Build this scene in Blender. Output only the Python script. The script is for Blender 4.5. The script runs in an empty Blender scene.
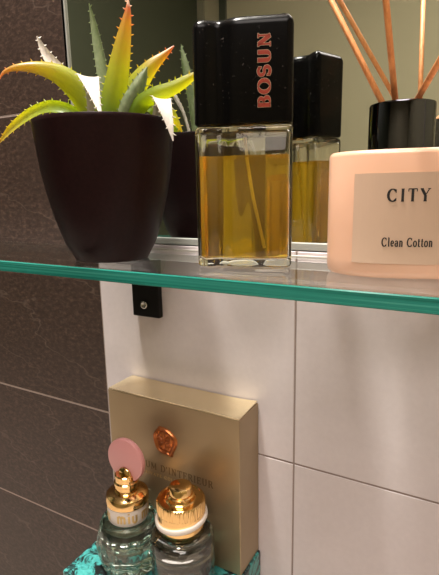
import bpy, bmesh, math, random
from mathutils import Vector, Matrix, noise
PI = math.pi
scene = bpy.context.scene
random.seed(7)

# ------------------------------------------------------------------ camera
cam_data = bpy.data.cameras.new('camera')
cam = bpy.data.objects.new('camera', cam_data)
scene.collection.objects.link(cam)
cam_data.sensor_fit = 'VERTICAL'
cam_data.sensor_height = 24.0
cam_data.lens = 476.785 / 575.0 * 24.0
cam_data.clip_start = 0.01
cam_data.clip_end = 30
cam.matrix_world = Matrix((
    (0.871475, -0.082636, 0.483428, 0.0),
    (0.490099, 0.183482, -0.852137, -0.27),
    (-0.018284, 0.979544, 0.200400, 0.04),
    (0, 0, 0, 1)))
scene.camera = cam

# ------------------------------------------------------------------ light, exposure
world = bpy.data.worlds.new('world')
scene.world = world
world.use_nodes = True
world.node_tree.nodes['Background'].inputs[0].default_value = (1.0, 0.82, 0.62, 1)
world.node_tree.nodes['Background'].inputs[1].default_value = 0.25

def area(name, loc, aim, size, power, col, spread=180):
    d = bpy.data.lights.new(name, 'AREA')
    d.shape = 'DISK'; d.size = size; d.energy = power; d.color = col
    d.spread = math.radians(spread)
    o = bpy.data.objects.new(name, d); scene.collection.objects.link(o)
    o.location = loc
    o.rotation_euler = (Vector(aim) - Vector(loc)).to_track_quat('-Z', 'Y').to_euler()
    return o

# ceiling downlight over the shelf, and an added large fill light, unseen, near the ceiling
area('downlight_over_shelf', (-0.30, -0.17, 1.15), (-0.18, -0.06, 0.0), 0.10, 43.0, (1.0, 0.95, 0.87))
area('added_ceiling_fill', (0.10, -0.85, 1.20), (0.0, -0.5, 0.0), 0.9, 24.5, (1.0, 0.90, 0.84))
scene.view_settings.view_transform = 'Standard'
scene.view_settings.look = 'None'
scene.view_settings.gamma = 1.0
scene.view_settings.use_curve_mapping = False
scene.view_settings.exposure = 0.0
scene.cycles.use_denoising = True
scene.cycles.max_bounces = 24
scene.cycles.transmission_bounces = 20
scene.cycles.transparent_max_bounces = 24
scene.cycles.glossy_bounces = 8
scene.cycles.diffuse_bounces = 5
scene.cycles.sample_clamp_indirect = 4.0

# ------------------------------------------------------------------ materials
class NT:
    def __init__(self, name):
        self.m = bpy.data.materials.new(name); self.m.use_nodes = True
        self.t = self.m.node_tree; self.t.nodes.clear()
        self.out = self.n('ShaderNodeOutputMaterial')
    def n(self, typ, **kw):
        x = self.t.nodes.new(typ)
        for k, v in kw.items():
            if k.startswith('_'): setattr(x, k[1:], v)
            else: x.inputs[k.replace('__', ' ')].default_value = v
        return x
    def l(self, a, b): self.t.links.new(a, b)
    def fin(self, sh): self.l(sh, self.out.inputs['Surface']); return self.m
    def coord(self, scale=None):
        c = self.n('ShaderNodeTexCoord')
        if scale is None: return c.outputs['Object']
        mp = self.n('ShaderNodeMapping'); mp.inputs['Scale'].default_value = scale
        self.l(c.outputs['Object'], mp.inputs['Vector']); return mp.outputs['Vector']
    def noise(self, vec, scale, detail=4, rough=.55, dist=0):
        x = self.n('ShaderNodeTexNoise', Scale=scale, Detail=detail, Roughness=rough, Distortion=dist)
        self.l(vec, x.inputs['Vector']); return x.outputs['Fac']
    def ramp(self, fac, stops, interp='LINEAR'):
        r = self.n('ShaderNodeValToRGB'); e = r.color_ramp; e.interpolation = interp
        while len(e.elements) < len(stops): e.elements.new(0.5)
        for el, (p, c) in zip(e.elements, stops):
            el.position = p; el.color = (*c, 1) if len(c) == 3 else c
        self.l(fac, r.inputs['Fac']); return r.outputs['Color']
    def bump(self, h, strength, dist):
        b = self.n('ShaderNodeBump', Strength=strength, Distance=dist); self.l(h, b.inputs['Height']); return b.outputs['Normal']
    def mixc(self, fac, a, b, mode='MIX'):
        x = self.n('ShaderNodeMix', _data_type='RGBA', _blend_type=mode)
        for k, v in ((0, fac), (6, a), (7, b)):
            if hasattr(v, 'links'): self.l(v, x.inputs[k])
            elif k == 0: x.inputs[0].default_value = v
            else: x.inputs[k].default_value = (*v, 1)
        return x.outputs[2]
    def p(self, **kw):
        b = self.n('ShaderNodeBsdfPrincipled')
        for k, v in kw.items():
            k = k.replace('__', ' ')
            if hasattr(v, 'links'): self.l(v, b.inputs[k])
            elif k in ('Base Color', 'Specular Tint', 'Emission Color'): b.inputs[k].default_value = (*v, 1)
            else: b.inputs[k].default_value = v
        return b.outputs[0]

def plain(name, col, rough=.5, metal=0.0, **kw):
    t = NT(name); return t.fin(t.p(Base__Color=col, Roughness=rough, Metallic=metal, **kw))

def m_dark_tile():
    t = NT('dark slate tile'); v = t.coord()
    big = t.noise(v, 9, 6, .65, .4)
    fine = t.noise(t.coord((1, 1, 1.8)), 190, 6, .75, .3)
    c = t.ramp(fine, [(.30, (.013, .0065, .0045)), (.50, (.040, .022, .016)), (.70, (.105, .063, .047))])
    c = t.mixc(t.ramp(big, [(.35, (0, 0, 0)), (.7, (.6, .6, .6))]), c, (.034, .020, .015))
    w = t.n('ShaderNodeTexWave', _wave_type='BANDS', _bands_direction='DIAGONAL', Scale=5.0, Distortion=9.0, Detail=4.0, Detail__Scale=1.3, Detail__Roughness=.62)
    t.l(t.coord((1.0, 1.0, 2.4)), w.inputs['Vector'])
    vein = t.ramp(w.outputs['Fac'], [(0.0, (.26, .26, .26)), (.005, (0, 0, 0))])
    c = t.mixc(vein, c, (.17, .12, .095))
    nb = t.bump(fine, .25, .0006)
    return t.fin(t.p(Base__Color=c, Roughness=.48, Normal=nb, Specular__IOR__Level=.4))

def m_light_tile():
    t = NT('pale greige tile'); v = t.coord()
    a = t.noise(v, 13, 5, .6, .5); b = t.noise(v, 260, 3, .6)
    c = t.ramp(a, [(.3, (.56, .49, .505)), (.7, (.63, .56, .58))])
    c = t.mixc(.12, c, t.ramp(b, [(.3, (.38, .32, .29)), (.7, (.62, .55, .51))]))
    return t.fin(t.p(Base__Color=c, Roughness=.42, Normal=t.bump(b, .06, .0004), Specular__IOR__Level=.4))

def m_glass_sheet(name, tint, ior=1.5):
    t = NT(name)
    g = t.n('ShaderNodeNewGeometry')
    mx = t.n('ShaderNodeMix', _data_type='FLOAT'); t.l(g.outputs['Backfacing'], mx.inputs[0])
    mx.inputs[2].default_value = ior; mx.inputs[3].default_value = 1 / ior
    fr = t.n('ShaderNodeFresnel'); t.l(mx.outputs[0], fr.inputs['IOR'])
    tr = t.n('ShaderNodeBsdfTransparent'); tr.inputs[0].default_value = (*tint, 1)
    gl = t.n('ShaderNodeBsdfGlossy', Roughness=.03); gl.inputs[0].default_value = (1, 1, 1, 1)
    ms = t.n('ShaderNodeMixShader'); t.l(fr.outputs[0], ms.inputs[0]); t.l(tr.outputs[0], ms.inputs[1]); t.l(gl.outputs[0], ms.inputs[2])
    return t.fin(ms.outputs[0])

def m_glass_edge():
    t = NT('green polished glass edge'); v = t.coord((4, 4, 900))
    nz = t.noise(v, 1.0, 3, .6, .3)
    c = t.ramp(nz, [(.35, (.010, .13, .10)), (.55, (.026, .23, .18)), (.72, (.10, .38, .31))])
    d = t.p(Base__Color=c, Roughness=.12, Specular__IOR__Level=.6)
    tl = t.n('ShaderNodeBsdfTranslucent'); t.l(c, tl.inputs[0])
    ms = t.n('ShaderNodeMixShader'); ms.inputs[0].default_value = .35
    t.l(d, ms.inputs[1]); t.l(tl.outputs[0], ms.inputs[2])
    return t.fin(ms.outputs[0])

def m_glass(name, col=(1, 1, 1), ior=1.47, rough=0.0):
    t = NT(name); g = t.n('ShaderNodeBsdfGlass', Roughness=rough, IOR=ior); g.inputs[0].default_value = (*col, 1)
    return t.fin(g.outputs[0])

def m_amber():
    t = NT('amber cologne'); g = t.n('ShaderNodeBsdfGlass', Roughness=0.0, IOR=1.345); g.inputs[0].default_value = (.99, .85, .26, 1)
    d = t.n('ShaderNodeBsdfTranslucent'); d.inputs[0].default_value = (.92, .58, .07, 1)
    d2 = t.n('ShaderNodeBsdfDiffuse'); d2.inputs[0].default_value = (.78, .46, .05, 1)
    a = t.n('ShaderNodeMixShader'); a.inputs[0].default_value = .5; t.l(d.outputs[0], a.inputs[1]); t.l(d2.outputs[0], a.inputs[2])
    ms = t.n('ShaderNodeMixShader'); ms.inputs[0].default_value = .17
    t.l(g.outputs[0], ms.inputs[1]); t.l(a.outputs[0], ms.inputs[2])
    return t.fin(ms.outputs[0])

def m_gold_card():
    t = NT('satin gold card'); v = t.coord()
    n = t.noise(t.coord((60, 60, 900)), 1.0, 3, .6); a = t.noise(v, 14, 3)
    c = t.ramp(a, [(.3, (.30, .215, .125)), (.7, (.37, .275, .165))])
    return t.fin(t.p(Base__Color=c, Roughness=.38, Metallic=.62, Normal=t.bump(n, .05, .0003)))

def m_gold_flap():  # paler than the carton: the wall's reflection is painted into the colour
    t = NT('glossy gold card with painted sheen'); v = t.coord((22, 40, 40)); n = t.noise(v, 1.0, 2, .5)
    return t.fin(t.p(Base__Color=(.88, .74, .50), Roughness=.24, Metallic=.85, Normal=t.bump(n, .5, .006)))

def m_turquoise():
    t = NT('turquoise stone with black matrix'); v = t.coord()
    a = t.noise(v, 75, 8, .72, 1.6); b = t.noise(v, 400, 4, .6, .5)
    c = t.ramp(b, [(.3, (.025, .21, .20)), (.7, (.085, .38, .36))])
    k = t.ramp(a, [(.47, (0, 0, 0)), (.55, (1, 1, 1))])
    c = t.mixc(k, c, (.010, .013, .013))
    return t.fin(t.p(Base__Color=c, Roughness=.3, Normal=t.bump(a, .2, .0005)))

def m_leaf():
    t = NT('aloe leaf skin'); at = t.n('ShaderNodeAttribute', _attribute_name='along')
    v = t.coord(); n = t.noise(v, 260, 3, .6)
    f = t.n('ShaderNodeMath', _operation='MULTIPLY_ADD'); t.l(n, f.inputs[0]); f.inputs[1].default_value = .16; t.l(at.outputs['Fac'], f.inputs[2])
    thru = t.ramp(f.outputs[0], [(.12, (.55, .66, .02)), (.5, (.85, .80, .02)), (.8, (.90, .55, .03)), (.95, (.90, .26, .05)), (1.0, (.9, .6, .4))])
    surf = t.ramp(f.outputs[0], [(.12, (.15, .24, .035)), (.5, (.31, .34, .06)), (.8, (.42, .29, .07)), (.97, (.60, .30, .16)), (1.0, (.8, .7, .6))])
    d = t.p(Base__Color=surf, Roughness=.32, Normal=t.bump(n, .12, .0004))
    tl = t.n('ShaderNodeBsdfTranslucent'); t.l(thru, tl.inputs[0])
    ms = t.n('ShaderNodeMixShader'); ms.inputs[0].default_value = .62
    t.l(d, ms.inputs[1]); t.l(tl.outputs[0], ms.inputs[2])
    return t.fin(ms.outputs[0])

def m_pale_leaf():  # pinkish skin whitened in colour to stand for light from above
    t = NT('pinkish leaf skin with painted top light'); v = t.coord(); n = t.noise(v, 240, 3, .6)
    c = t.ramp(n, [(.3, (.46, .42, .36)), (.7, (.72, .62, .56))])
    d = t.p(Base__Color=c, Roughness=.35)
    tl = t.n('ShaderNodeBsdfTranslucent'); tl.inputs[0].default_value = (.6, .6, .4, 1)
    ms = t.n('ShaderNodeMixShader'); ms.inputs[0].default_value = .25
    t.l(d, ms.inputs[1]); t.l(tl.outputs[0], ms.inputs[2])
    return t.fin(ms.outputs[0])

def m_green_leaf():
    t = NT('grey-green leaf skin'); v = t.coord(); n = t.noise(v, 240, 3, .6)
    c = t.ramp(n, [(.3, (.17, .21, .11)), (.7, (.32, .36, .20))])
    d = t.p(Base__Color=c, Roughness=.35)
    tl = t.n('ShaderNodeBsdfTranslucent'); tl.inputs[0].default_value = (.3, .42, .08, 1)
    ms = t.n('ShaderNodeMixShader'); ms.inputs[0].default_value = .35
    t.l(d, ms.inputs[1]); t.l(tl.outputs[0], ms.inputs[2])
    return t.fin(ms.outputs[0])

def m_reed():
    t = NT('tan rattan reed'); v = t.coord((500, 500, 25)); n = t.noise(v, 1.0, 3, .6)
    c = t.ramp(n, [(.3, (.50, .17, .045)), (.7, (.74, .31, .10))])
    return t.fin(t.p(Base__Color=c, Roughness=.55))

def m_peach():
    t = NT('peach lacquered glass'); v = t.coord(); n = t.noise(v, 30, 3, .5)
    c = t.ramp(n, [(.3, (.62, .355, .235)), (.7, (.66, .39, .27))])
    return t.fin(t.p(Base__Color=c, Roughness=.28, Subsurface__Weight=.15, Subsurface__Radius=(.01, .006, .004), Subsurface__Scale=.3, Coat__Weight=.3, Coat__Roughness=.08))

def m_black_speckled():
    t = NT('dusty black plastic'); v = t.coord(); n = t.noise(v, 700, 2, .5)
    k = t.ramp(n, [(.70, (0, 0, 0)), (.78, (1, 1, 1))])
    c = t.mixc(k, (.0025, .0022, .0022), (.06, .05, .045))
    return t.fin(t.p(Base__Color=c, Roughness=.22, Specular__IOR__Level=.10))

def m_pot():
    t = NT('dark plum plastic pot'); v = t.coord(); n = t.noise(v, 500, 3, .5)
    c = t.ramp(n, [(.3, (.010, .0035, .004)), (.7, (.016, .0055, .006))])
    return t.fin(t.p(Base__Color=c, Roughness=.36, Specular__IOR__Level=.12, Normal=t.bump(n, .03, .0002)))

def m_soil():
    t = NT('potting soil'); v = t.coord(); n = t.noise(v, 220, 5, .7)
    c = t.ramp(n, [(.3, (.012, .008, .005)), (.7, (.06, .04, .025))])
    return t.fin(t.p(Base__Color=c, Roughness=.95, Normal=t.bump(n, .8, .002)))

M = dict(
    dark_tile=m_dark_tile(), light_tile=m_light_tile(),
    grout_light=plain('pale grout', (.26, .20, .18), .85), grout_dark=plain('grey grout', (.33, .26, .23), .85),
    mirror=plain('silvered mirror', (.86, .88, .86), 0.0, 1.0), mirror_edge=plain('mirror edge glass', (.30, .36, .32), .15),
    shelf=m_glass_sheet('clear green-tinted glass', (.965, .985, .975)), shelf_edge=m_glass_edge(),
    bracket=plain('black satin metal', (.005, .004, .004), .35, Specular__IOR__Level=.2), steel=plain('steel', (.45, .43, .40), .25, 1.0),
    black=m_black_speckled(), cologne_glass=m_glass('clear bottle glass', (.99, .985, .96), 1.47),
    cologne=m_amber(), tube=plain('dip tube', (.75, .62, .30), .3),
    red_foil=plain('orange-red foil print', (.26, .03, .014), .4, .1), foil_edge=plain('pale foil outline', (.62, .50, .36), .35, .4),
    peach=m_peach(), label=plain('satin beige label', (.54, .37, .27), .30, .0, Coat__Weight=.25, Coat__Roughness=.1),
    print=plain('black print', (.008, .006, .006), .6), chrome_black=plain('black mirror-polished metal', (.10, .10, .115), .06, 1.0),
    reed=m_reed(), pot=m_pot(), soil=m_soil(), leaf=m_leaf(), pale_leaf=m_pale_leaf(), green_leaf=m_green_leaf(),
    gold_card=m_gold_card(), gold_flap=m_gold_flap(), gold_print=plain('bright gold foil print', (.62, .42, .17), .35, .45),
    brown_print=plain('bronze foil print', (.16, .105, .05), .35, .7),
    wax=plain('copper sealing wax', (.46, .15, .05), .30, .85), card_edge=plain('dark card slit', (.05, .035, .02), .8),
    turquoise=m_turquoise(), gold=plain('polished gold', (.86, .56, .24), .13, 1.0), pink=plain('pink gloss plastic', (.60, .27, .27), .32),
    white_band=plain('white plastic band', (.70, .62, .57), .4), perfume_glass=m_glass('clear perfume glass', (.97, .985, .975), 1.5),
    green_juice=m_glass('pale green perfume', (.95, .98, .96), 1.36), grey_juice=m_glass('smoky perfume', (.74, .72, .72), 1.36),
    khaki=plain('khaki wall paint', (.28, .25, .145), .8), dark_door=plain('dark green door paint', (.035, .04, .02), .5),
    ceiling=plain('ceiling paint', (.7, .66, .58), .9), floor=plain('floor tile', (.12, .10, .085), .5), trim=plain('door trim paint', (.16, .15, .09), .6),
    counter=plain('stone counter', (.42, .36, .32), .4), rail=plain('grey mirror rail', (.42, .42, .39), .35, .3), sealant=plain('pale sealant', (.50, .47, .43), .5),
)

# ------------------------------------------------------------------ helpers
def link(name, bm, mats, parent=None, smooth=False, recalc=True):
    if recalc: bmesh.ops.recalc_face_normals(bm, faces=bm.faces[:])
    me = bpy.data.meshes.new(name); bm.to_mesh(me); bm.free()
    for m in (mats if isinstance(mats, (list, tuple)) else [mats]): me.materials.append(m)
    if smooth:
        for p in me.polygons: p.use_smooth = True
    o = bpy.data.objects.new(name, me); scene.collection.objects.link(o)
    if parent: o.parent = parent
    return o

def sharp(o, deg=35):
    me = o.data; me.polygons.foreach_set('use_smooth', [True] * len(me.polygons))
    me.set_sharp_from_angle(angle=math.radians(deg)); return o

def thing(name, label, cat, loc=(0, 0, 0), rotz=0, group=None):
    o = bpy.data.objects.new(name, None); scene.collection.objects.link(o)
    o.empty_display_size = .02
    o.location = loc; o.rotation_euler = (0, 0, rotz); o['label'] = label; o['category'] = cat
    if group: o['group'] = group
    return o

def struct(o): o['kind'] = 'structure'; return o

def box(bm, lo, hi, mi=0, bev=0, seg=2):
    r = bmesh.ops.create_cube(bm, size=1)
    c = [(a + b) / 2 for a, b in zip(lo, hi)]; s = [b - a for a, b in zip(lo, hi)]
    for v in r['verts']: v.co = Vector([c[i] + v.co[i] * s[i] for i in range(3)])
    fs = list({f for v in r['verts'] for f in v.link_faces})
    for f in fs: f.material_index = mi
    if bev:
        es = list({e for f in fs for e in f.edges})
        rr = bmesh.ops.bevel(bm, geom=es, offset=bev, segments=seg, affect='EDGES', profile=.5)
        for f in rr['faces']: f.material_index = mi

def lathe(bm, prof, seg=64, closed=False, mi=0, cx=0, cy=0, mod=None):
    """prof: list of (r, z); r=0 makes a pole"""
    rings = []
    for r, z in prof:
        if r < 1e-7: rings.append([bm.verts.new((cx, cy, z))])
        else:
            ring = []
            for i in range(seg):
                a = 2 * PI * i / seg
                rr = r * (mod(a, z) if mod else 1)
                ring.append(bm.verts.new((cx + rr * math.cos(a), cy + rr * math.sin(a), z)))
            rings.append(ring)
    pairs = list(zip(rings, rings[1:])) + ([(rings[-1], rings[0])] if closed else [])
    for A, B in pairs:
        for i in range(seg):
            j = (i + 1) % seg
            if len(A) == 1 and len(B) == 1: continue
            if len(A) == 1: f = bm.faces.new((A[0], B[j], B[i]))
            elif len(B) == 1: f = bm.faces.new((A[i], A[j], B[0]))
            else: f = bm.faces.new((A[i], A[j], B[j], B[i]))
            f.material_index = mi

def loft(bm, rings, mi=0, cap=True, flip=False):
    R = [[bm.verts.new(p) for p in ring] for ring in rings]
    n = len(R[0])
    for A, B in zip(R, R[1:]):
        for i in range(n):
            j = (i + 1) % n
            q = (A[i], A[j], B[j], B[i]); f = bm.faces.new(q[::-1] if flip else q); f.material_index = mi
    if cap:
        for ring, rev in ((R[0], True), (R[-1], False)):
            f = bm.faces.new(ring[::-1] if rev != flip else ring); f.material_index = mi

def tube(bm, pts, r, seg=10, mi=0):
    rings = []
    for i, p in enumerate(pts):
        a = Vector(pts[max(i - 1, 0)]); b = Vector(pts[min(i + 1, len(pts) - 1)]); t = (b - a).normalized()
        u = t.cross(Vector((0.3, 1, 0.1))).normalized(); v = t.cross(u)
        rings.append([Vector(p) + u * r * math.cos(2 * PI * k / seg) + v * r * math.sin(2 * PI * k / seg) for k in range(seg)])
    loft(bm, rings, mi)

def offset2(poly, d):
    """inset a CCW closed polygon by d (vertex normals)"""
    n = len(poly); out = []
    for i in range(n):
        p0, p1, p2 = (Vector(poly[(i + k) % n]) for k in (-1, 0, 1))
        t = (p2 - p0).normalized(); out.append(p1 + Vector((-t.y, t.x)) * d)
    return out

# ---- stroke lettering: each glyph = advance + strokes (points, mode)
def arc(cx, cy, rx, ry, a0, a1, n=14):
    return [(cx + rx * math.cos(math.radians(a0 + (a1 - a0) * i / n)), cy + ry * math.sin(math.radians(a0 + (a1 - a0) * i / n))) for i in range(n + 1)]
def stem(x, y0=0, y1=1, s=.13, top=True, bot=True):
    o = [([(x, y0), (x, y1)], 'K')]
    if bot: o.append(([(x - s, y0), (x + s, y0)], 's'))
    if top: o.append(([(x - s, y1), (x + s, y1)], 's'))
    return o
GL = {
 'I': (.40, stem(.2)),
 'C': (.86, [(arc(.44, .5, .38, .5, 42, 318), 'p'), ([(.73, .98), (.73, .70)], 's'), ([(.73, .02), (.73, .26)], 's')]),
 'T': (.82, stem(.41, top=False) + [([(.04, 1), (.78, 1)], 't'), ([(.05, 1), (.05, .78)], 's'), ([(.77, 1), (.77, .78)], 's')]),
 'Y': (.84, [([(.10, 1), (.42, .46)], 'K'), ([(.74, 1), (.42, .46)], 't'), ([(.42, .48), (.42, 0)], 'K'), ([(-.02, 1), (.24, 1)], 's'), ([(.62, 1), (.86, 1)], 's'), ([(.28, 0), (.56, 0)], 's')]),
 'P': (.72, stem(.18) + [([(.18, 1), (.36, 1)] + arc(.36, .74, .28, .26, 90, -90) + [(.18, .48)], 'p')]),
 'A': (.86, [([(.10, 0), (.42, 1)], 't'), ([(.42, 1), (.76, 0)], 'K'), ([(.22, .36), (.64, .36)], 't'), ([(-.02, 0), (.22, 0)], 's'), ([(.62, 0), (.90, 0)], 's')]),
 'R': (.80, stem(.18) + [([(.18, 1), (.36, 1)] + arc(.36, .75, .26, .25, 90, -90) + [(.18, .5)], 'p'), ([(.42, .5), (.72, 0)], 'K'), ([(.66, 0), (.84, 0)], 's')]),
 'F': (.68, stem(.18) + [([(.18, 1), (.62, 1)], 't'), ([(.18, .52), (.5, .52)], 't'), ([(.62, 1), (.62, .78)], 's'), ([(.5, .62), (.5, .42)], 's')]),
 'E': (.72, stem(.18) + [([(.18, 1), (.64, 1)], 't'), ([(.18, .52), (.5, .52)], 't'), ([(.18, 0), (.66, 0)], 't'), ([(.64, 1), (.64, .80)], 's'), ([(.5, .62), (.5, .42)], 's'), ([(.66, 0), (.66, .22)], 's')]),
 'L': (.68, stem(.18) + [([(.18, 0), (.62, 0)], 't'), ([(.62, 0), (.62, .24)], 's')]),
 'U': (.86, [([(.18, 1), (.18, .32)] + arc(.43, .32, .25, .32, 180, 360) + [(.68, 1)], 'p'), ([(.04, 1), (.32, 1)], 's'), ([(.56, 1), (.80, 1)], 's')]),
 'M': (1.06, [([(.16, 0), (.16, 1)], 't'), ([(.16, 1), (.52, .1)], 'K'), ([(.52, .1), (.88, 1)], 't'), ([(.88, 1), (.88, 0)], 'K'), ([(.04, 0), (.28, 0)], 's'), ([(.75, 0), (1.01, 0)], 's')]),
 'D': (.86, stem(.18) + [([(.18, 1), (.36, 1)] + arc(.36, .5, .40, .5, 90, -90, 20) + [(.18, 0)], 'p')]),
 'N': (.90, [([(.18, 0), (.18, 1)], 't'), ([(.18, 1), (.72, 0)], 'K'), ([(.72, 0), (.72, 1)], 't'), ([(.04, 0), (.32, 0)], 's'), ([(.58, 1), (.86, 1)], 's'), ([(.04, 1), (.18, 1)], 's')]),
 'V': (.84, [([(.10, 1), (.42, 0)], 'K'), ([(.42, 0), (.74, 1)], 't'), ([(-.02, 1), (.24, 1)], 's'), ([(.62, 1), (.86, 1)], 's')]),
 'O': (.92, [(arc(.46, .5, .38, .5, 0, 360, 28), 'p')]),
 'B': (.80, stem(.18) + [([(.18, 1), (.36, 1)] + arc(.36, .76, .24, .24, 90, -90) + [(.18, .52)], 'p'), ([(.18, .52), (.38, .52)] + arc(.38, .26, .29, .26, 90, -90) + [(.18, 0)], 'p')]),
 'S': (.74, [(arc(.37, .74, .25, .26, 35, 250, 12) + arc(.37, .26, .27, .26, 70, -145, 12), 'm'), ([(.60, 1), (.60, .74)], 's'), ([(.12, 0), (.12, .28)], 's')]),
 "'": (.26, [([(.12, 1), (.12, .72)], 'K')]),
 'l': (.36, stem(.18, 0, 1.04, .11, top=False) + [([(.06, 1.02), (.18, 1.04)], 's')]),
 'e': (.56, [([(.09, .36), (.49, .36)] + arc(.29, .34, .20, .32, 5, 320, 16), 'p')]),
 'a': (.58, [(arc(.28, .46, .17, .20, 160, 0, 8) + [(.45, .06), (.54, 0)], 'p'), (arc(.27, .19, .18, .19, 70, 400, 16), 'p')]),
 'n': (.66, stem(.16, 0, .66, .12) + [([(.16, .46)] + arc(.32, .44, .17, .21, 150, 0, 8) + [(.49, 0)], 'p'), ([(.38, 0), (.60, 0)], 's')]),
 'o': (.60, [(arc(.30, .33, .22, .33, 0, 360, 22), 'p')]),
 't': (.42, [([(.18, .9), (.18, .16)] + arc(.29, .14, .11, .14, 180, 320, 6), 'p'), ([(.04, .64), (.36, .64)], 's')]),
 'm': (1.0, [([(.14, 0), (.14, .66)], 'K'), ([(.14, .46)] + arc(.29, .44, .16, .21, 150, 0, 8) + [(.45, 0)], 'K'), ([(.45, .46)] + arc(.61, .44, .16, .21, 150, 0, 8) + [(.77, 0)], 'K')]),
 'i': (.36, [([(.16, 0), (.16, .66)], 'K'), ([(.16, .82), (.16, .95)], 'K')]),
 'u': (.66, [([(.14, .66), (.14, .2)] + arc(.31, .2, .17, .2, 180, 360, 8) + [(.48, .66)], 'K'), ([(.48, .3), (.48, 0)], 'K')]),
 ' ': (.42, []),
}
def letters(bm, text, fn, height, width=None, thick=.16, thin=.055, track=0.0, depth=.0002, mi=0, grow=0.0):
    """fn(u, v, d) -> point; text centred on u=0, baseline v=0"""
    total = sum(GL[c][0] for c in text) + track * (len(text) - 1)
    sx = (width / total) if width else height
    x = -total / 2
    for ch in text:
        adv, strokes = GL[ch]
        for pts, mode in strokes:
            n = len(pts); L = []; Rr = []
            for i in range(n):
                a = pts[max(i - 1, 0)]; b = pts[min(i + 1, n - 1)]
                dx, dy = b[0] - a[0], b[1] - a[1]; ln = math.hypot(dx, dy) or 1; dx /= ln; dy /= ln
                w = {'K': thick, 't': thin * 1.15, 's': thin, 'm': thick * .85, 'p': thin + (thick - thin) * abs(dy)}[mode] / 2 + grow
                px, py = pts[i]
                if i == 0: px -= dx * grow; py -= dy * grow
                if i == n - 1: px += dx * grow; py += dy * grow
                L.append(((x + px - dy * w) * sx, (py + dx * w) * height)); Rr.append(((x + px + dy * w) * sx, (py - dx * w) * height))
            vt = [[bm.verts.new(fn(u, v, d)) for (u, v) in side] for side, d in ((L, depth), (Rr, depth), (L, 0), (Rr, 0))]
            for i in range(n - 1):
                for A, B in ((0, 1), (1, 3), (3, 2), (2, 0)):
                    f = bm.faces.new((vt[A][i], vt[A][i + 1], vt[B][i + 1], vt[B][i])); f.material_index = mi
            for i in (0, n - 1):
                f = bm.faces.new((vt[0][i], vt[1][i], vt[3][i], vt[2][i])); f.material_index = mi
        x += adv + track

# ------------------------------------------------------------------ the setting
def wall_back():
    bm = bmesh.new()
    x0, x1, z0, z1, xb = -1.2, 1.0, -1.1, 1.25, -.2597
    hole = (-.2782, .50, .0030, .77)                # shallow recess that holds the mirror
    def cut(u0, u1, v0, v1):
        hx0, hx1, hz0, hz1 = hole
        if u1 <= hx0 or u0 >= hx1 or v1 <= hz0 or v0 >= hz1: return [(u0, u1, v0, v1)]
        out = []
        if v0 < hz0: out.append((u0, u1, v0, hz0))
        if v1 > hz1: out.append((u0, u1, hz1, v1))
        a, b_ = max(v0, hz0), min(v1, hz1)
        if u0 < hx0: out.append((u0, hx0, a, b_))
        if u1 > hx1: out.append((hx1, u1, a, b_))
        return out
    def put(u0, u1, v0, v1, ya, yb, mi, bev=0):
        for q in cut(u0, u1, v0, v1): box(bm, (q[0], ya, q[2]), (q[1], yb, q[3]), mi, bev, 1)
    box(bm, (x0, .0095, z0), (x1, .03, z1), 2)
    put(xb, x1, z0, z1, .0004, .0096, 2); put(x0, xb, z0, z1, .0002, .0096, 3)
    g = .0006; gd = .0008
    rows_d = [-1.1, -.9727, -.8534, -.7341, -.6148, -.4955, -.3761, -.2567, -.1374, -.0181, .1017, .2210, .3403, .4596, .5789, .6982, .8175, .9368, 1.0561, 1.25]
    for a, b_ in zip(rows_d, rows_d[1:]):
        for (u, v) in ((x0, -.90), (-.90, -.58), (-.58, xb)):
            put(u + gd, v - g * .6, a + gd, b_ - gd, 0, .005, 0, .0002)
    rows_l = [-1.1, -.9727, -.8534, -.7341, -.6148, -.4955, -.3761, -.2567, -.1374, -.0181, .1012, .2303, .3496, .4689, .5882, .7075, .8268, .9461, 1.0654, 1.25]
    cols = [xb, -.0996, .0604, .2204, .3804, .5404, .7004, .8604, x1]
    for a, b_ in zip(rows_l, rows_l[1:]):
        for u, v in zip(cols, cols[1:]):
            put(u + g * (.6 if u == xb else 1), v - g, a + g, b_ - g, 0, .005, 1, .0003)
    return struct(link('wall_back', bm, [M['dark_tile'], M['light_tile'], M['grout_light'], M['grout_dark']]))
wall_back()

def slab(name, lo, hi, m):
    bm = bmesh.new(); box(bm, lo, hi); return struct(link(name, bm, m))
slab('floor', (-1.25, -1.75, -1.15), (1.05, .03, -1.1), M['floor'])
slab('ceiling', (-1.25, -1.75, 1.25), (1.05, .03, 1.3), M['ceiling'])
slab('wall_left', (-1.25, -1.7, -1.1), (-1.2, .03, 1.25), M['dark_door'])
slab('wall_right', (1.0, -1.7, -1.1), (1.05, .03, 1.25), M['khaki'])
slab('wall_front', (-1.2, -1.75, -1.1), (1.0, -1.7, 1.25), M['khaki'])
for k, (xa, xb_) in enumerate(((-1.2, -1.17), (-1.09, -1.06))):
    slab('trim_%d' % (k + 1), (xa, -1.70, -1.1), (xb_, -1.685, 1.25), M['dark_door'] if k else M['trim'])
slab('trim_3', (-1.2, -.60, -.46), (1.0, 0, -.40), M['counter'])     # the washbasin top below the frame

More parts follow.
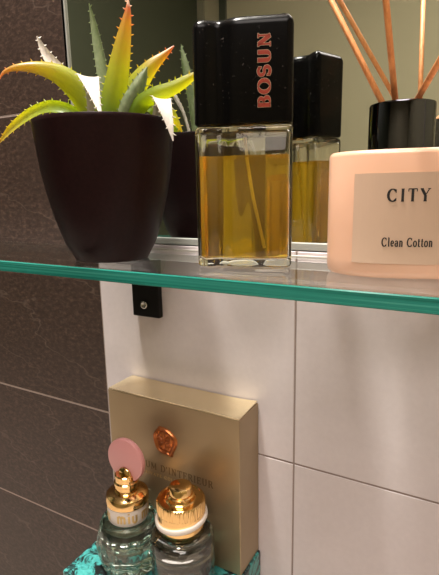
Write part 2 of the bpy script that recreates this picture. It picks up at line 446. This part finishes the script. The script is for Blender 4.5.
# wall mirror, let into a shallow recess of the tiling
mir = thing('wall_mirror', 'large frameless mirror on the tiled wall behind the glass shelf', 'mirror', (.111, .0062, .0033))
bm = bmesh.new(); box(bm, (-.3886, -.0030, 0), (.3886, .0030, .765)); link('backing_glass', bm, M['mirror_edge'], mir)
bm = bmesh.new(); v = [bm.verts.new(p) for p in ((-.3885, -.00315, .0002), (.3885, -.00315, .0002), (.3885, -.00315, .7648), (-.3885, -.00315, .7648))]
bm.faces.new(v); link('reflective_face', bm, M['mirror'], mir, recalc=False)
bm = bmesh.new(); box(bm, (-.3886, -.0050, 0), (.3886, -.0031, .0048), 0, .0006); link('bottom_rail', bm, M['rail'], mir)
bm = bmesh.new(); box(bm, (-.3886, -.0047, .005), (-.3876, -.0032, .7645), 0, .0002); link('edge_strip', bm, M['rail'], mir)
# ------------------------------------------------------------------ glass shelf and its bracket
def shelf():
    t = thing('glass_shelf', 'clear glass shelf with green polished edge fixed across the tiled wall', 'shelf', (-.15, -.042, -.0066))
    bm = bmesh.new()
    x0, x1, y0, y1, h, b = -.36, .36, -.0415, .0414, .0066, .0006
    def ring(z, i): return [(x0 + i, y0 + i, z), (x1 - i, y0 + i, z), (x1 - i, y1 - i, z), (x0 + i, y1 - i, z)]
    loft(bm, [ring(0, b), ring(b, 0), ring(h - b, 0), ring(h, b)])
    for f in bm.faces: f.material_index = 0 if abs(f.normal.z) > .9 else 1
    bm.normal_update()
    for f in bm.faces: f.material_index = 1 if f.normal.y < -.3 else 0
    link('glass_pane', bm, [M['shelf'], M['shelf_edge']], t)
    bm = bmesh.new(); box(bm, (-.105, .0398, .0066), (.36, .0414, .0076), 0, .0003)
    link('sealant_bead', bm, M['sealant'], t)
shelf()

def bracket():
    t = thing('shelf_bracket', 'black metal shelf bracket with a hex screw under the glass shelf', 'bracket', (-.2122, 0, -.0494))
    bm = bmesh.new(); box(bm, (-.0118, -.0050, 0), (.0118, -.0001, .0426), 0, .0006)
    link('wall_plate', bm, M['bracket'], t)
    bm = bmesh.new(); box(bm, (-.0118, -.020, .0405), (.0118, -.0001, .0427), 0, .0005)
    link('support_lip', bm, M['bracket'], t)
    bm = bmesh.new()
    lathe(bm, [(0, .0006), (.0012, .0006), (.0014, .0018), (.0026, .0018), (.0030, .0012), (.0030, 0)], 24)
    o = link('screw', bm, M['steel'], t, True); o.location = (-.0005, -.0050, .0092); o.rotation_euler = (PI / 2, 0, 0)
bracket()

# ------------------------------------------------------------------ cologne bottle
def cologne_outline(w, d, n=96):
    """double-lobed plan: a groove on the front left and its twin on the back right"""
    def side(u):                        # front depth at u in [-w/2, w/2]
        y = d / 2
        g = (u + .0115) / .0052; y -= .0034 * math.exp(-g * g)
        y -= .0016 * max(0.0, (-u - .008) / .016)
        e = max(0.0, (abs(u) - (w / 2 - .0035)) / .0035); y -= .0035 * (1 - math.sqrt(max(0, 1 - e * e)))
        return y
    us = [-w / 2 + w * (.5 - .5 * math.cos(PI * i / n)) for i in range(n + 1)]
    front = [(u, -side(u)) for u in us]
    back = [(-x, -y) for x, y in front]
    return front + back
def cologne():
    t = thing('cologne_bottle', 'tall amber cologne bottle with black cap lettered in red, on the glass shelf', 'cologne bottle', (-.1148, -.0382, .0002), math.radians(22))
    pl = cologne_outline(.0490, .0275)
    def rings(lv): return [[(p.x, p.y, z) for p in offset2(pl, i)] for i, z in lv]
    bm = bmesh.new()
    loft(bm, rings([(.0022, 0), (.0008, .0004), (0, .0016), (0, .0690), (.0006, .0702), (.0020, .0710)]))
    loft(bm, rings([(.0034, .0040), (.0022, .0048), (.0017, .0060), (.0017, .0668), (.0026, .0680)]), flip=True)
    sharp(link('bottle_glass', bm, M['cologne_glass'], t, recalc=False), 40)
    bm = bmesh.new()
    loft(bm, rings([(.0035, .0041), (.0023, .0049), (.00178, .0061), (.00178, .0565)]))
    sharp(link('liquid', bm, M['cologne'], t, recalc=False), 40)
    bm = bmesh.new(); tube(bm, [(.0000, .002, .0672), (.0012, .0015, .056), (.0045, 0, .036), (.0105, -.001, .010)], .0009, 10)
    link('dip_tube', bm, M['tube'], t, True)
    bm = bmesh.new(); lathe(bm, [(0, .0690), (.0045, .0690), (.0045, .0713), (0, .0713)], 32)
    link('spray_collar', bm, M['gold'], t)
    bm = bmesh.new()
    loft(bm, rings([(.0010, .0714), (.0002, .0720), (0, .0730), (0, .1160), (.0003, .1176), (.0012, .1191), (.0026, .1202), (.0046, .1208)]))
    cap = sharp(link('cap', bm, M['black'], t), 40)
    def fn(u, v, d): return (.0134 - v, -.01375 - d, .0951 + u)
    bm = bmesh.new()
    letters(bm, 'BOSUN', fn, .0056, .0335, thick=.27, thin=.10, track=.14, depth=.00025, mi=0)
    link('lettering', bm, M['red_foil'], cap)
    bm = bmesh.new()
    letters(bm, 'BOSUN', fn, .0056, .0335, thick=.27, thin=.10, track=.14, depth=.00015, grow=.022)
    link('lettering_outline', bm, M['foil_edge'], cap)
cologne()

# ------------------------------------------------------------------ reed diffuser
def diffuser():
    ang = math.radians(14)
    t = thing('reed_diffuser', 'peach oval reed diffuser with beige label and black collar on the glass shelf', 'reed diffuser', (-.0367, -.0330, .0002), ang)
    A, B, N = .0330, .0222, 96
    def sup(a, b, z, e=2.35):
        o = []
        for i in range(N):
            th = 2 * PI * i / N; c, s = math.cos(th), math.sin(th)
            o.append((math.copysign(abs(c) ** (2 / e), c) * a, math.copysign(abs(s) ** (2 / e), s) * b, z))
        return o
    def ring(i, z): return sup(A - i, B - i, z)
    bm = bmesh.new()
    loft(bm, [ring(.0036, 0), ring(.0018, .0004), ring(.0007, .0014), ring(.0001, .0032), ring(0, .008), ring(0, .0532), ring(.0004, .0545), ring(.0014, .0553), ring(.0050, .0555)])
    sharp(link('vessel', bm, M['peach'], t), 50)
    def fy(u):
        k = max(0, 1 - abs(u / A) ** 2.35) ** (1 / 2.35); return -B * k
    bm = bmesh.new()
    n = 24; u0, u1 = -.0213, .0221
    for d in (0,):
        rows = []
        for z, dd in ((.0070, .0000), (.0070, .00025), (.0456, .00025), (.0456, 0)):
            rows.append([bm.verts.new((u0 + (u1 - u0) * i / n, fy(u0 + (u1 - u0) * i / n) - dd, z)) for i in range(n + 1)])
        for Ra, Rb in zip(rows, rows[1:]):
            for i in range(n): bm.faces.new((Ra[i], Ra[i + 1], Rb[i + 1], Rb[i]))
    lab = link('label', bm, M['label'], t)
    def fn(u, v, d): return (u + .0008, fy(u + .0008) - .0003 - d, v)
    bm = bmesh.new(); letters(bm, 'CITY', lambda u, v, d: fn(u, v + .0338, d), .0050, .0168, thick=.23, thin=.075, track=.24, depth=.0001)
    link('lettering', bm, M['print'], lab)
    bm = bmesh.new(); letters(bm, 'Clean Cotton', lambda u, v, d: fn(u + .0004, v + .0147, d), .0036, .0205, thick=.21, thin=.085, track=.10, depth=.0001)
    link('lettering', bm, M['print'], lab)
    bm = bmesh.new()
    r = .0142
    lathe(bm, [(.0105, .0556), (r, .0556), (r, .0750), (r - .0003, .0757), (r - .001, .0760), (.0118, .0760), (.0112, .0752), (.0105, .0556)], 72)
    o = sharp(link('collar', bm, M['chrome_black'], t), 35); o.location = (-.0018, 0, 0)
    inv = (Matrix.Translation((-.0367, -.0330, .0002)) @ Matrix.Rotation(ang, 4, 'Z')).inverted()
    for a, b in (((-.0453, -.0370, .0746), (-.0764, -.0205, .1295)),
                 ((-.0408, -.0360, .0747), (-.0440, -.0522, .1138)),
                 ((-.0340, -.0330, .0747), (-.0226, -.0530, .0874))):
        a, b = Vector(a), Vector(b); dr = b - a
        a2 = a - dr * .30; b2 = a + dr * (2.4 if dr.z > .02 else 6.5)
        bm = bmesh.new(); tube(bm, [inv @ a2, inv @ (a + dr), inv @ b2], .00135, 12)
        link('reed', bm, M['reed'], t, True)
diffuser()

# ------------------------------------------------------------------ potted aloe
LEAVES = [
    ('arch_left', [(-0.1997,-0.0505,0.0742, 0.0041,0.0050,0.0023), (-0.2020,-0.0529,0.0829, 0.0042,0.0053,0.0029), (-0.2045,-0.0567,0.0908, 0.0040,0.0052,0.0038), (-0.2081,-0.0622,0.0988, 0.0031,0.0045,0.0045), (-0.2128,-0.0694,0.1043, 0.0015,0.0031,0.0045), (-0.2189,-0.0775,0.1066, 0.0001,0.0016,0.0035), (-0.2254,-0.0858,0.1058, -0.0004,0.0006,0.0020), (-0.2299,-0.0906,0.1030, -0.0007,0.0000,0.0009), (-0.2317,-0.0928,0.0989, -0.0002,-0.0000,0.0001)]),
    ('low_left', [(-0.2151,-0.0500,0.0821, 0.0011,0.0021,0.0029), (-0.2255,-0.0536,0.0883, 0.0008,0.0020,0.0034), (-0.2352,-0.0568,0.0905, -0.0005,0.0013,0.0037), (-0.2443,-0.0597,0.0887, -0.0016,0.0005,0.0032), (-0.2523,-0.0631,0.0844, -0.0020,0.0001,0.0026), (-0.2606,-0.0666,0.0783, -0.0018,-0.0000,0.0017), (-0.2680,-0.0697,0.0709, -0.0005,-0.0000,0.0004)]),
    ('pink_back', [(-0.2074,-0.0479,0.0840, 0.0011,0.0022,0.0012), (-0.2155,-0.0526,0.0996, 0.0010,0.0021,0.0013), (-0.2230,-0.0568,0.1085, 0.0011,0.0025,0.0019), (-0.2285,-0.0599,0.1151, 0.0012,0.0026,0.0017), (-0.2315,-0.0617,0.1210, 0.0009,0.0018,0.0008), (-0.2340,-0.0630,0.1279, 0.0002,0.0003,0.0001)]),
    ('tall_thin', [(-0.1986,-0.0441,0.0814, 0.0043,-0.0004,0.0006), (-0.2001,-0.0449,0.0926, 0.0046,-0.0005,0.0006), (-0.2020,-0.0449,0.1064, 0.0046,-0.0005,0.0006), (-0.2051,-0.0443,0.1204, 0.0038,-0.0004,0.0005), (-0.2081,-0.0438,0.1343, 0.0025,-0.0003,0.0004), (-0.2106,-0.0440,0.1463, 0.0003,-0.0000,0.0001)]),
    ('centre', [(-0.1940,-0.0495,0.0793, 0.0050,0.0050,-0.0005), (-0.1930,-0.0490,0.0886, 0.0050,0.0049,-0.0009), (-0.1896,-0.0482,0.1017, 0.0045,0.0044,-0.0010), (-0.1863,-0.0475,0.1144, 0.0036,0.0036,-0.0008), (-0.1831,-0.0468,0.1268, 0.0024,0.0024,-0.0005), (-0.1806,-0.0465,0.1364, 0.0011,0.0011,-0.0002), (-0.1803,-0.0464,0.1423, 0.0002,0.0002,-0.0000)]),
    ('droop_front', [(-0.2014,-0.0584,0.0822, 0.0017,0.0010,-0.0003), (-0.1970,-0.0627,0.0918, 0.0019,0.0011,-0.0003), (-0.1927,-0.0672,0.0987, 0.0036,0.0021,-0.0006), (-0.1894,-0.0711,0.0996, 0.0049,0.0028,-0.0009), (-0.1837,-0.0748,0.0934, 0.0035,0.0020,-0.0006), (-0.1785,-0.0775,0.0847, 0.0017,0.0010,-0.0003), (-0.1746,-0.0788,0.0766, 0.0002,0.0001,-0.0000)]),
    ('right_up', [(-0.1929,-0.0421,0.0801, 0.0030,0.0036,-0.0015), (-0.1894,-0.0400,0.0900, 0.0037,0.0046,-0.0023), (-0.1838,-0.0369,0.1008, 0.0031,0.0041,-0.0030), (-0.1769,-0.0330,0.1098, 0.0018,0.0026,-0.0026), (-0.1708,-0.0283,0.1163, 0.0008,0.0012,-0.0014), (-0.1662,-0.0246,0.1213, 0.0001,0.0002,-0.0002)]),
    ('right_low', [(-0.1837,-0.0460,0.0800, 0.0018,0.0031,-0.0023), (-0.1761,-0.0440,0.0881, 0.0016,0.0032,-0.0031), (-0.1679,-0.0416,0.0924, 0.0006,0.0024,-0.0036), (-0.1595,-0.0380,0.0952, 0.0004,0.0021,-0.0031), (-0.1526,-0.0341,0.0992, 0.0006,0.0017,-0.0022), (-0.1468,-0.0308,0.1032, 0.0003,0.0008,-0.0010), (-0.1429,-0.0286,0.1057, 0.0000,0.0001,-0.0002)]),
    ('pink_right', [(-0.1707,-0.0386,0.0819, 0.0019,0.0011,-0.0003), (-0.1654,-0.0425,0.0878, 0.0024,0.0013,-0.0004), (-0.1608,-0.0468,0.0893, 0.0042,0.0024,-0.0007), (-0.1566,-0.0502,0.0849, 0.0036,0.0021,-0.0006), (-0.1523,-0.0523,0.0757, 0.0020,0.0012,-0.0004), (-0.1496,-0.0531,0.0658, 0.0002,0.0001,-0.0000)]),
    ('grey_mid', [(-0.1870,-0.0490,0.0788, 0.0015,0.0027,-0.0010), (-0.1836,-0.0471,0.0874, 0.0019,0.0037,-0.0016), (-0.1794,-0.0447,0.0947, 0.0019,0.0036,-0.0018), (-0.1761,-0.0429,0.1015, 0.0014,0.0026,-0.0011), (-0.1734,-0.0413,0.1077, 0.0002,0.0003,-0.0001)]),
    ('back_right', [(-0.1833,-0.0274,0.0854, 0.0015,0.0023,-0.0025), (-0.1791,-0.0227,0.0913, -0.0005,0.0014,-0.0040), (-0.1768,-0.0180,0.0871, -0.0031,-0.0002,-0.0023), (-0.1739,-0.0140,0.0815, -0.0020,-0.0002,-0.0011), (-0.1714,-0.0114,0.0757, -0.0003,-0.0000,-0.0002)]),
]

KIND = {'pink_back': 'pale_leaf', 'droop_front': 'pale_leaf', 'pink_right': 'pale_leaf', 'tall_thin': 'green_leaf', 'grey_mid': 'green_leaf', 'back_mid': 'green_leaf'}
def aloe():
    base = Vector((-.2006, -.0487, .0002))
    t = thing('potted_aloe', 'spiky yellow-green aloe in a dark tapered pot on the glass shelf', 'potted plant', base)
    bm = bmesh.new()
    lathe(bm, [(0, .0006), (.0190, .0006), (.0207, 0), (.0217, .0004), (.0223, .0014), (.0272, .0106), (.0318, .0250), (.0354, .0400), (.0376, .0530), (.0391, .0670), (.0400, .0770), (.0402, .0790), (.0398, .0796), (.0390, .0795), (.0385, .0785), (.0376, .066), (.036, .050), (.0, .050)], 96)
    sharp(link('pot', bm, M['pot'], t), 50)
    bm = bmesh.new(); lathe(bm, [(0, .0735), (.012, .0738), (.025, .0728), (.0376, .0715), (.0372, .066), (0, .066)], 48)
    link('soil', bm, M['soil'], t)
    for name, pts in LEAVES:
        leaf(pts, base, M[KIND.get(name, 'leaf')], t, name in ('droop_front', 'pink_right'), {'low_left': .62, 'right_low': .62, 'back_right': .6, 'right_up': .9, 'arch_left': .88}.get(name, 1.0))

def catmull(P, n):
    out = []
    m = len(P) - 1
    for k in range(m * n + 1):
        s = min(k // n, m - 1); f = k / n - s
        p = [P[min(max(s + j, 0), m)] for j in (-1, 0, 1, 2)]
        out.append([.5 * ((2 * p[1][i]) + (-p[0][i] + p[2][i]) * f + (2 * p[0][i] - 5 * p[1][i] + 4 * p[2][i] - p[3][i]) * f * f + (-p[0][i] + 3 * p[1][i] - 3 * p[2][i] + p[3][i]) * f ** 3) for i in range(6)])
    return out

def leaf(pts, base, mat, parent, flat=False, ripe=1.0):
    S = catmull(pts, 7); N = len(S); bm = bmesh.new(); lay = bm.verts.layers.float.new('along')
    ss = [-1, -.75, -.45, 0, .45, .75, 1]
    prev = None; secs = []; edges = ([], [])
    root = Vector(S[0][:3])
    for k in range(N):
        c = Vector(S[k][:3]) - base; w = Vector(S[k][3:])
        a = Vector(S[max(k - 1, 0)][:3]); b = Vector(S[min(k + 1, N - 1)][:3]); tg = (b - a).normalized()
        w = w - tg * w.dot(tg) * .5
        n = tg.cross(w).normalized()
        if prev is None:
            ref = Vector((0, 0, 1)) - Vector((c.x, c.y, 0)).normalized() * .8
            if n.dot(ref) < 0: n = -n
        elif n.dot(prev) < 0: n = -n
        prev = n
        wl = w.length; dep = wl * (.16 if flat else .40); th = min(.0016, wl * .38)
        top = []; bot = []
        for s in ss:
            p = c + w * s + n * (dep * (s * s) - dep * .5)
            q = p - n * th * (1 - s * s * .92)
            top.append(p); bot.append(q)
        ring = [bm.verts.new(p) for p in top] + [bm.verts.new(p) for p in bot[::-1][1:-1]]
        for v in ring: v[lay] = ripe * k / (N - 1)
        secs.append(ring); edges[0].append(top[0].copy()); edges[1].append(top[-1].copy())
    m = len(secs[0])
    for A, B in zip(secs, secs[1:]):
        for i in range(m):
            j = (i + 1) % m; bm.faces.new((A[i], A[j], B[j], B[i]))
    bm.faces.new(secs[0][::-1]); bm.faces.new(secs[-1])
    # marginal teeth
    for sd in (0, 1):
        E = edges[sd]; acc = 0; nxt = .004
        for k in range(1, N - 1):
            acc += (E[k] - E[k - 1]).length
            if acc >= nxt:
                nxt = acc + .0034 + random.random() * .0012
                c = (edges[0][k] + edges[1][k]) / 2; out = (E[k] - c)
                if out.length < .0007: continue
                out.normalize(); tg = (E[k + 1] - E[k - 1]).normalized(); n = out.cross(tg)
                h = .0012 + random.random() * .0006
                b0 = E[k] - tg * .0006 - out * .0003; b1 = E[k] + tg * .0006 - out * .0003; b2 = E[k] + n * .0004 - out * .0003; b3 = E[k] - n * .0004 - out * .0003
                tip = E[k] + out * h + tg * h * .5
                vs = [bm.verts.new(p) for p in (b0, b2, b1, b3, tip)]
                for v in vs: v[lay] = ripe * k / (N - 1)
                vs[4][lay] = ripe * k / (N - 1) + .15
                for i in range(4): bm.faces.new((vs[i], vs[(i + 1) % 4], vs[4]))
                bm.faces.new((vs[3], vs[2], vs[1], vs[0]))
    o = link('leaf', bm, mat, parent, True); sharp(o, 60)
aloe()

# ------------------------------------------------------------------ turquoise box and what stands on it
TOP = -.212
def stone_box():
    t = thing('stone_box', 'turquoise stone box with black veins under the gold gift box', 'box', (-.1785, -.041, -.400))
    bm = bmesh.new(); box(bm, (-.0545, -.0385, 0), (.0545, .0400, .1640), 0, .0015, 2)
    link('body', bm, M['turquoise'], t)
    bm = bmesh.new(); box(bm, (-.0560, -.0400, .1645), (.0553, .0408, .1880), 0, .0012, 2)
    link('lid', bm, M['turquoise'], t)
stone_box()

def gift_box():
    x0, x1, y0, z0, z1 = -.2318, -.1247, -.0285, TOP + .0003, -.0990
    cx = (x0 + x1) / 2
    t = thing('gift_box', 'upright gold gift box with copper wax seal standing against the tiled wall', 'gift box', (cx, y0 / 2, z0))
    W, Dp, H = (x1 - x0) / 2, -y0 / 2, z1 - z0
    bm = bmesh.new(); box(bm, (-W, -Dp, 0), (W, Dp - .0004, H - .0006), 0, .0006, 2)
    link('carton', bm, M['gold_card'], t)
    # tucked top flap, slightly lifted at its right end
    bm = bmesh.new()
    n = 16; rings = []
    for i in range(n + 1):
        s = i / n; x = -W + .0004 + (2 * W - .0008) * s
        lift = .0001 + .0012 * max(0, (s - .8) / .2) ** 2
        rings.append([(x, -Dp + .0006, H - .0006), (x, Dp - .0012, H - .0006 + lift), (x, Dp - .0012, H - .0001 + lift), (x, -Dp + .0006, H)])
    loft(bm, rings); link('top_flap', bm, M['gold_flap'], t)
    fx = lambda x: x - cx
    # seal: irregular wax pool with raised rim and a relief inside
    bm = bmesh.new(); seg = 96; R = 24; rows = []
    for j in range(R + 1):
        row = []
        for i in range(seg):
            a = 2 * PI * i / seg; q = j / R
            rad = .0100 + .0003 * math.sin(3 * a + .6) + .0002 * math.sin(5 * a) + .0022 * math.exp(-((a - 5.2) / .16) ** 2) + .0010 * math.exp(-((a - 2.0) / .22) ** 2)
            r = rad * q
            h = .0007 + .0011 * math.exp(-((q - .86) / .08) ** 2) - .0006 * (q > .98)
            if q < .7: h += .0008 * max(0, math.sin(3 * a + 1.5) * math.sin(PI * q / .7)) + .0005 * max(0, math.cos(7 * a) * math.sin(2 * PI * q / .7)) - .0004 * (q > .62)
            if j == R: h = 0
            row.append(bm.verts.new((r * math.cos(a), -h, r * math.sin(a))) if j else None)
        rows.append(row)
    cv = bm.verts.new((0, -.0012, 0))
    for i in range(seg):
        k = (i + 1) % seg; bm.faces.new((cv, rows[1][i], rows[1][k]))
        for j in range(1, R): bm.faces.new((rows[j][i], rows[j + 1][i], rows[j + 1][k], rows[j][k]))
    o = link('wax_seal', bm, M['wax'], t, True); o.location = (fx(-.1822), -Dp, -.1283 - z0)
    bm = bmesh.new(); letters(bm, "PARFUM D'INTERIEUR", lambda u, v, d: (fx(-.1812) + u, -Dp - d, -.1528 - z0 + v), .0048, .073, thick=.15, thin=.06, track=.14, depth=.00012)
    link('lettering', bm, M['brown_print'], t)
    bm = bmesh.new(); letters(bm, 'PRIVATE COLLECTION', lambda u, v, d: (fx(-.1812) + u, -Dp - d, -.1578 - z0 + v), .0021, .044, thick=.18, thin=.10, track=.30, depth=.00012)
    link('lettering', bm, M['gold_print'], t)
gift_box()

def pink_disc_bottle():
    t = thing('perfume_bottle', 'small faceted perfume bottle with a pink disc cap beside the gold gift box', 'perfume bottle', (-.1990, -.0510, TOP + .0003)); t.scale = (1.05, 1.05, 1.15)
    def mod(a, z):                                  # carved lozenge relief
        k = math.sin(PI * min(max((z - .002) / .026, 0), 1))
        return 1 + .11 * k * (abs(math.sin(6 * a + z * 30)) + abs(math.sin(6 * a - z * 30)) - 1.0)
    bm = bmesh.new()
    prof = [(0, .0008), (.012, .0006), (.0165, 0), (.0182, .0012)] + [(.0190 + .0010 * math.sin(PI * i / 20), .0020 + .0250 * i / 20) for i in range(21)] + [(.0182, .0288), (.0168, .0302), (.0128, .0310), (0, .0310)]
    lathe(bm, prof, 100, mod=mod)
    lathe(bm, [(0, .0280), (.0120, .0280), (.0150, .0262), (.0152, .0050), (.0135, .0040), (0, .0040)], 60)
    bmesh.ops.remove_doubles(bm, verts=bm.verts[:], dist=1e-7)
    o = link('bottle_glass', bm, M['perfume_glass'], t); sharp(o, 25)
    bm = bmesh.new(); lathe(bm, [(0, .0041), (.0135, .0041), (.01525, .0051), (.01525, .0150), (0, .0150)], 60)
    sharp(link('liquid', bm, M['green_juice'], t), 40)
    bm = bmesh.new(); lathe(bm, [(0, .0312), (.0128, .0312), (.0131, .0318), (.0131, .0402), (.0128, .0408), (0, .0408)], 64)
    band = sharp(link('neck_band', bm, M['white_band'], t), 40)
    bm = bmesh.new(); lathe(bm, [(0, .0409), (.0132, .0409), (.0137, .0414), (.0138, .0445), (.0132, .0462), (.0105, .0478), (.0080, .0482), (.0076, .0486), (.0076, .0520), (.0080, .0524), (.0080, .0538), (.0074, .0544), (.0071, .0546), (.0071, .0580), (.0064, .0586), (0, .0586)], 64)
    sharp(link('gold_collar', bm, M['gold'], t), 30)
    for a0, txt in ((-52, 'miu'), (-136, 'miu'), (18, 'miu'), (95, 'miu')):
        def fn(u, v, d, a0=a0):
            a = math.radians(a0) + u / .0131; r = .0131 + d; return (r * math.cos(a), r * math.sin(a), .0334 + v)
        bm = bmesh.new(); letters(bm, txt, fn, .0068, .0138, thick=.20, thin=.12, track=.04, depth=.00015)
        link('lettering', bm, M['gold_print'], band)
    # upright pink disc, its face square to the gift box
    bm = bmesh.new(); Rd = .0140; hw = .0019
    lathe(bm, [(0, -hw), (Rd - .0008, -hw), (Rd - .0002, -hw + .0003), (Rd, -hw + .0008), (Rd, hw - .0008), (Rd - .0002, hw - .0003), (Rd - .0008, hw), (0, hw)], 72)
    o = sharp(link('disc_cap', bm, M['pink'], t), 40); o.location = (.0006, .0005, .0668); o.rotation_euler = (PI / 2, 0, 0); o.scale = (1, .93, 1)
    bm = bmesh.new(); lathe(bm, [(0, 0), (.0052, 0), (.0050, .0012), (.0036, .0024), (0, .0028)], 40)
    o = link('disc_clasp', bm, M['gold'], t, True); o.location = (.0006, -.0014, .0585); o.rotation_euler = (PI / 2, 0, 0); o.scale = (1, .8, .7)
pink_disc_bottle()

def gold_cap_bottle():
    t = thing('perfume_bottle', 'small clear perfume bottle with ribbed gold cap in front of the gold gift box', 'perfume bottle', (-.1555, -.0503, TOP + .0003)); t.scale = (1, 1, 1.16)
    bm = bmesh.new()
    fac = lambda a, z: 1 - .018 * (abs(math.sin(5 * a)) ** 2) * (1 if .003 < z < .032 else 0)
    lathe(bm, [(0, .0008), (.015, .0006), (.0182, 0), (.0200, .0014), (.0206, .0035), (.0206, .0295), (.0200, .0322), (.0182, .0340), (.0150, .0350), (0, .0350)], 90, mod=fac)
    lathe(bm, [(0, .0315), (.0140, .0315), (.0166, .0298), (.0174, .0270), (.0174, .0060), (.0155, .0042), (0, .0042)], 70)
    o = link('bottle_glass', bm, M['perfume_glass'], t); sharp(o, 35)
    bm = bmesh.new(); lathe(bm, [(0, .0043), (.0155, .0043), (.01745, .0061), (.01745, .0195), (0, .0195)], 70)
    sharp(link('liquid', bm, M['grey_juice'], t), 40)
    bm = bmesh.new(); lathe(bm, [(0, .0352), (.0142, .0352), (.0146, .0358), (.0146, .0405), (0, .0405)], 72)
    sharp(link('lower_collar', bm, M['gold'], t), 35)
    bm = bmesh.new(); lathe(bm, [(.0142, .0406), (.0164, .0406), (.0168, .0412), (.0168, .0428), (.0164, .0434), (.0142, .0434)], 72, closed=True)
    o = sharp(link('white_ring', bm, M['white_band'], t), 40); rt = Matrix.Rotation(math.radians(4), 4, 'X') @ Matrix.Rotation(math.radians(-5), 4, 'Y'); ct = Vector((0, 0, .042)); o.matrix_local = Matrix.Translation(ct - rt @ ct + Vector((0, 0, .0010))) @ rt
    kn = lambda a, z: 1 + (.012 * (1 if math.sin(56 * a) > 0 else -1) if .0475 < z < .0535 else 0)
    bm = bmesh.new()
    lathe(bm, [(0, .0405), (.0148, .0405), (.0152, .0410), (.0152, .0474), (.0152, .0476), (.0152, .0532), (.0150, .0538), (.0144, .0543), (.0138, .0543), (.0134, .0538), (.0100, .0538), (.0092, .0544), (.0086, .0560), (.0086, .0562), (.0077, .0567), (.0075, .0604), (.0071, .0611), (.0061, .0615), (0, .0615)], 224, mod=kn)
    sharp(link('gold_cap', bm, M['gold'], t), 30)
gold_cap_bottle()
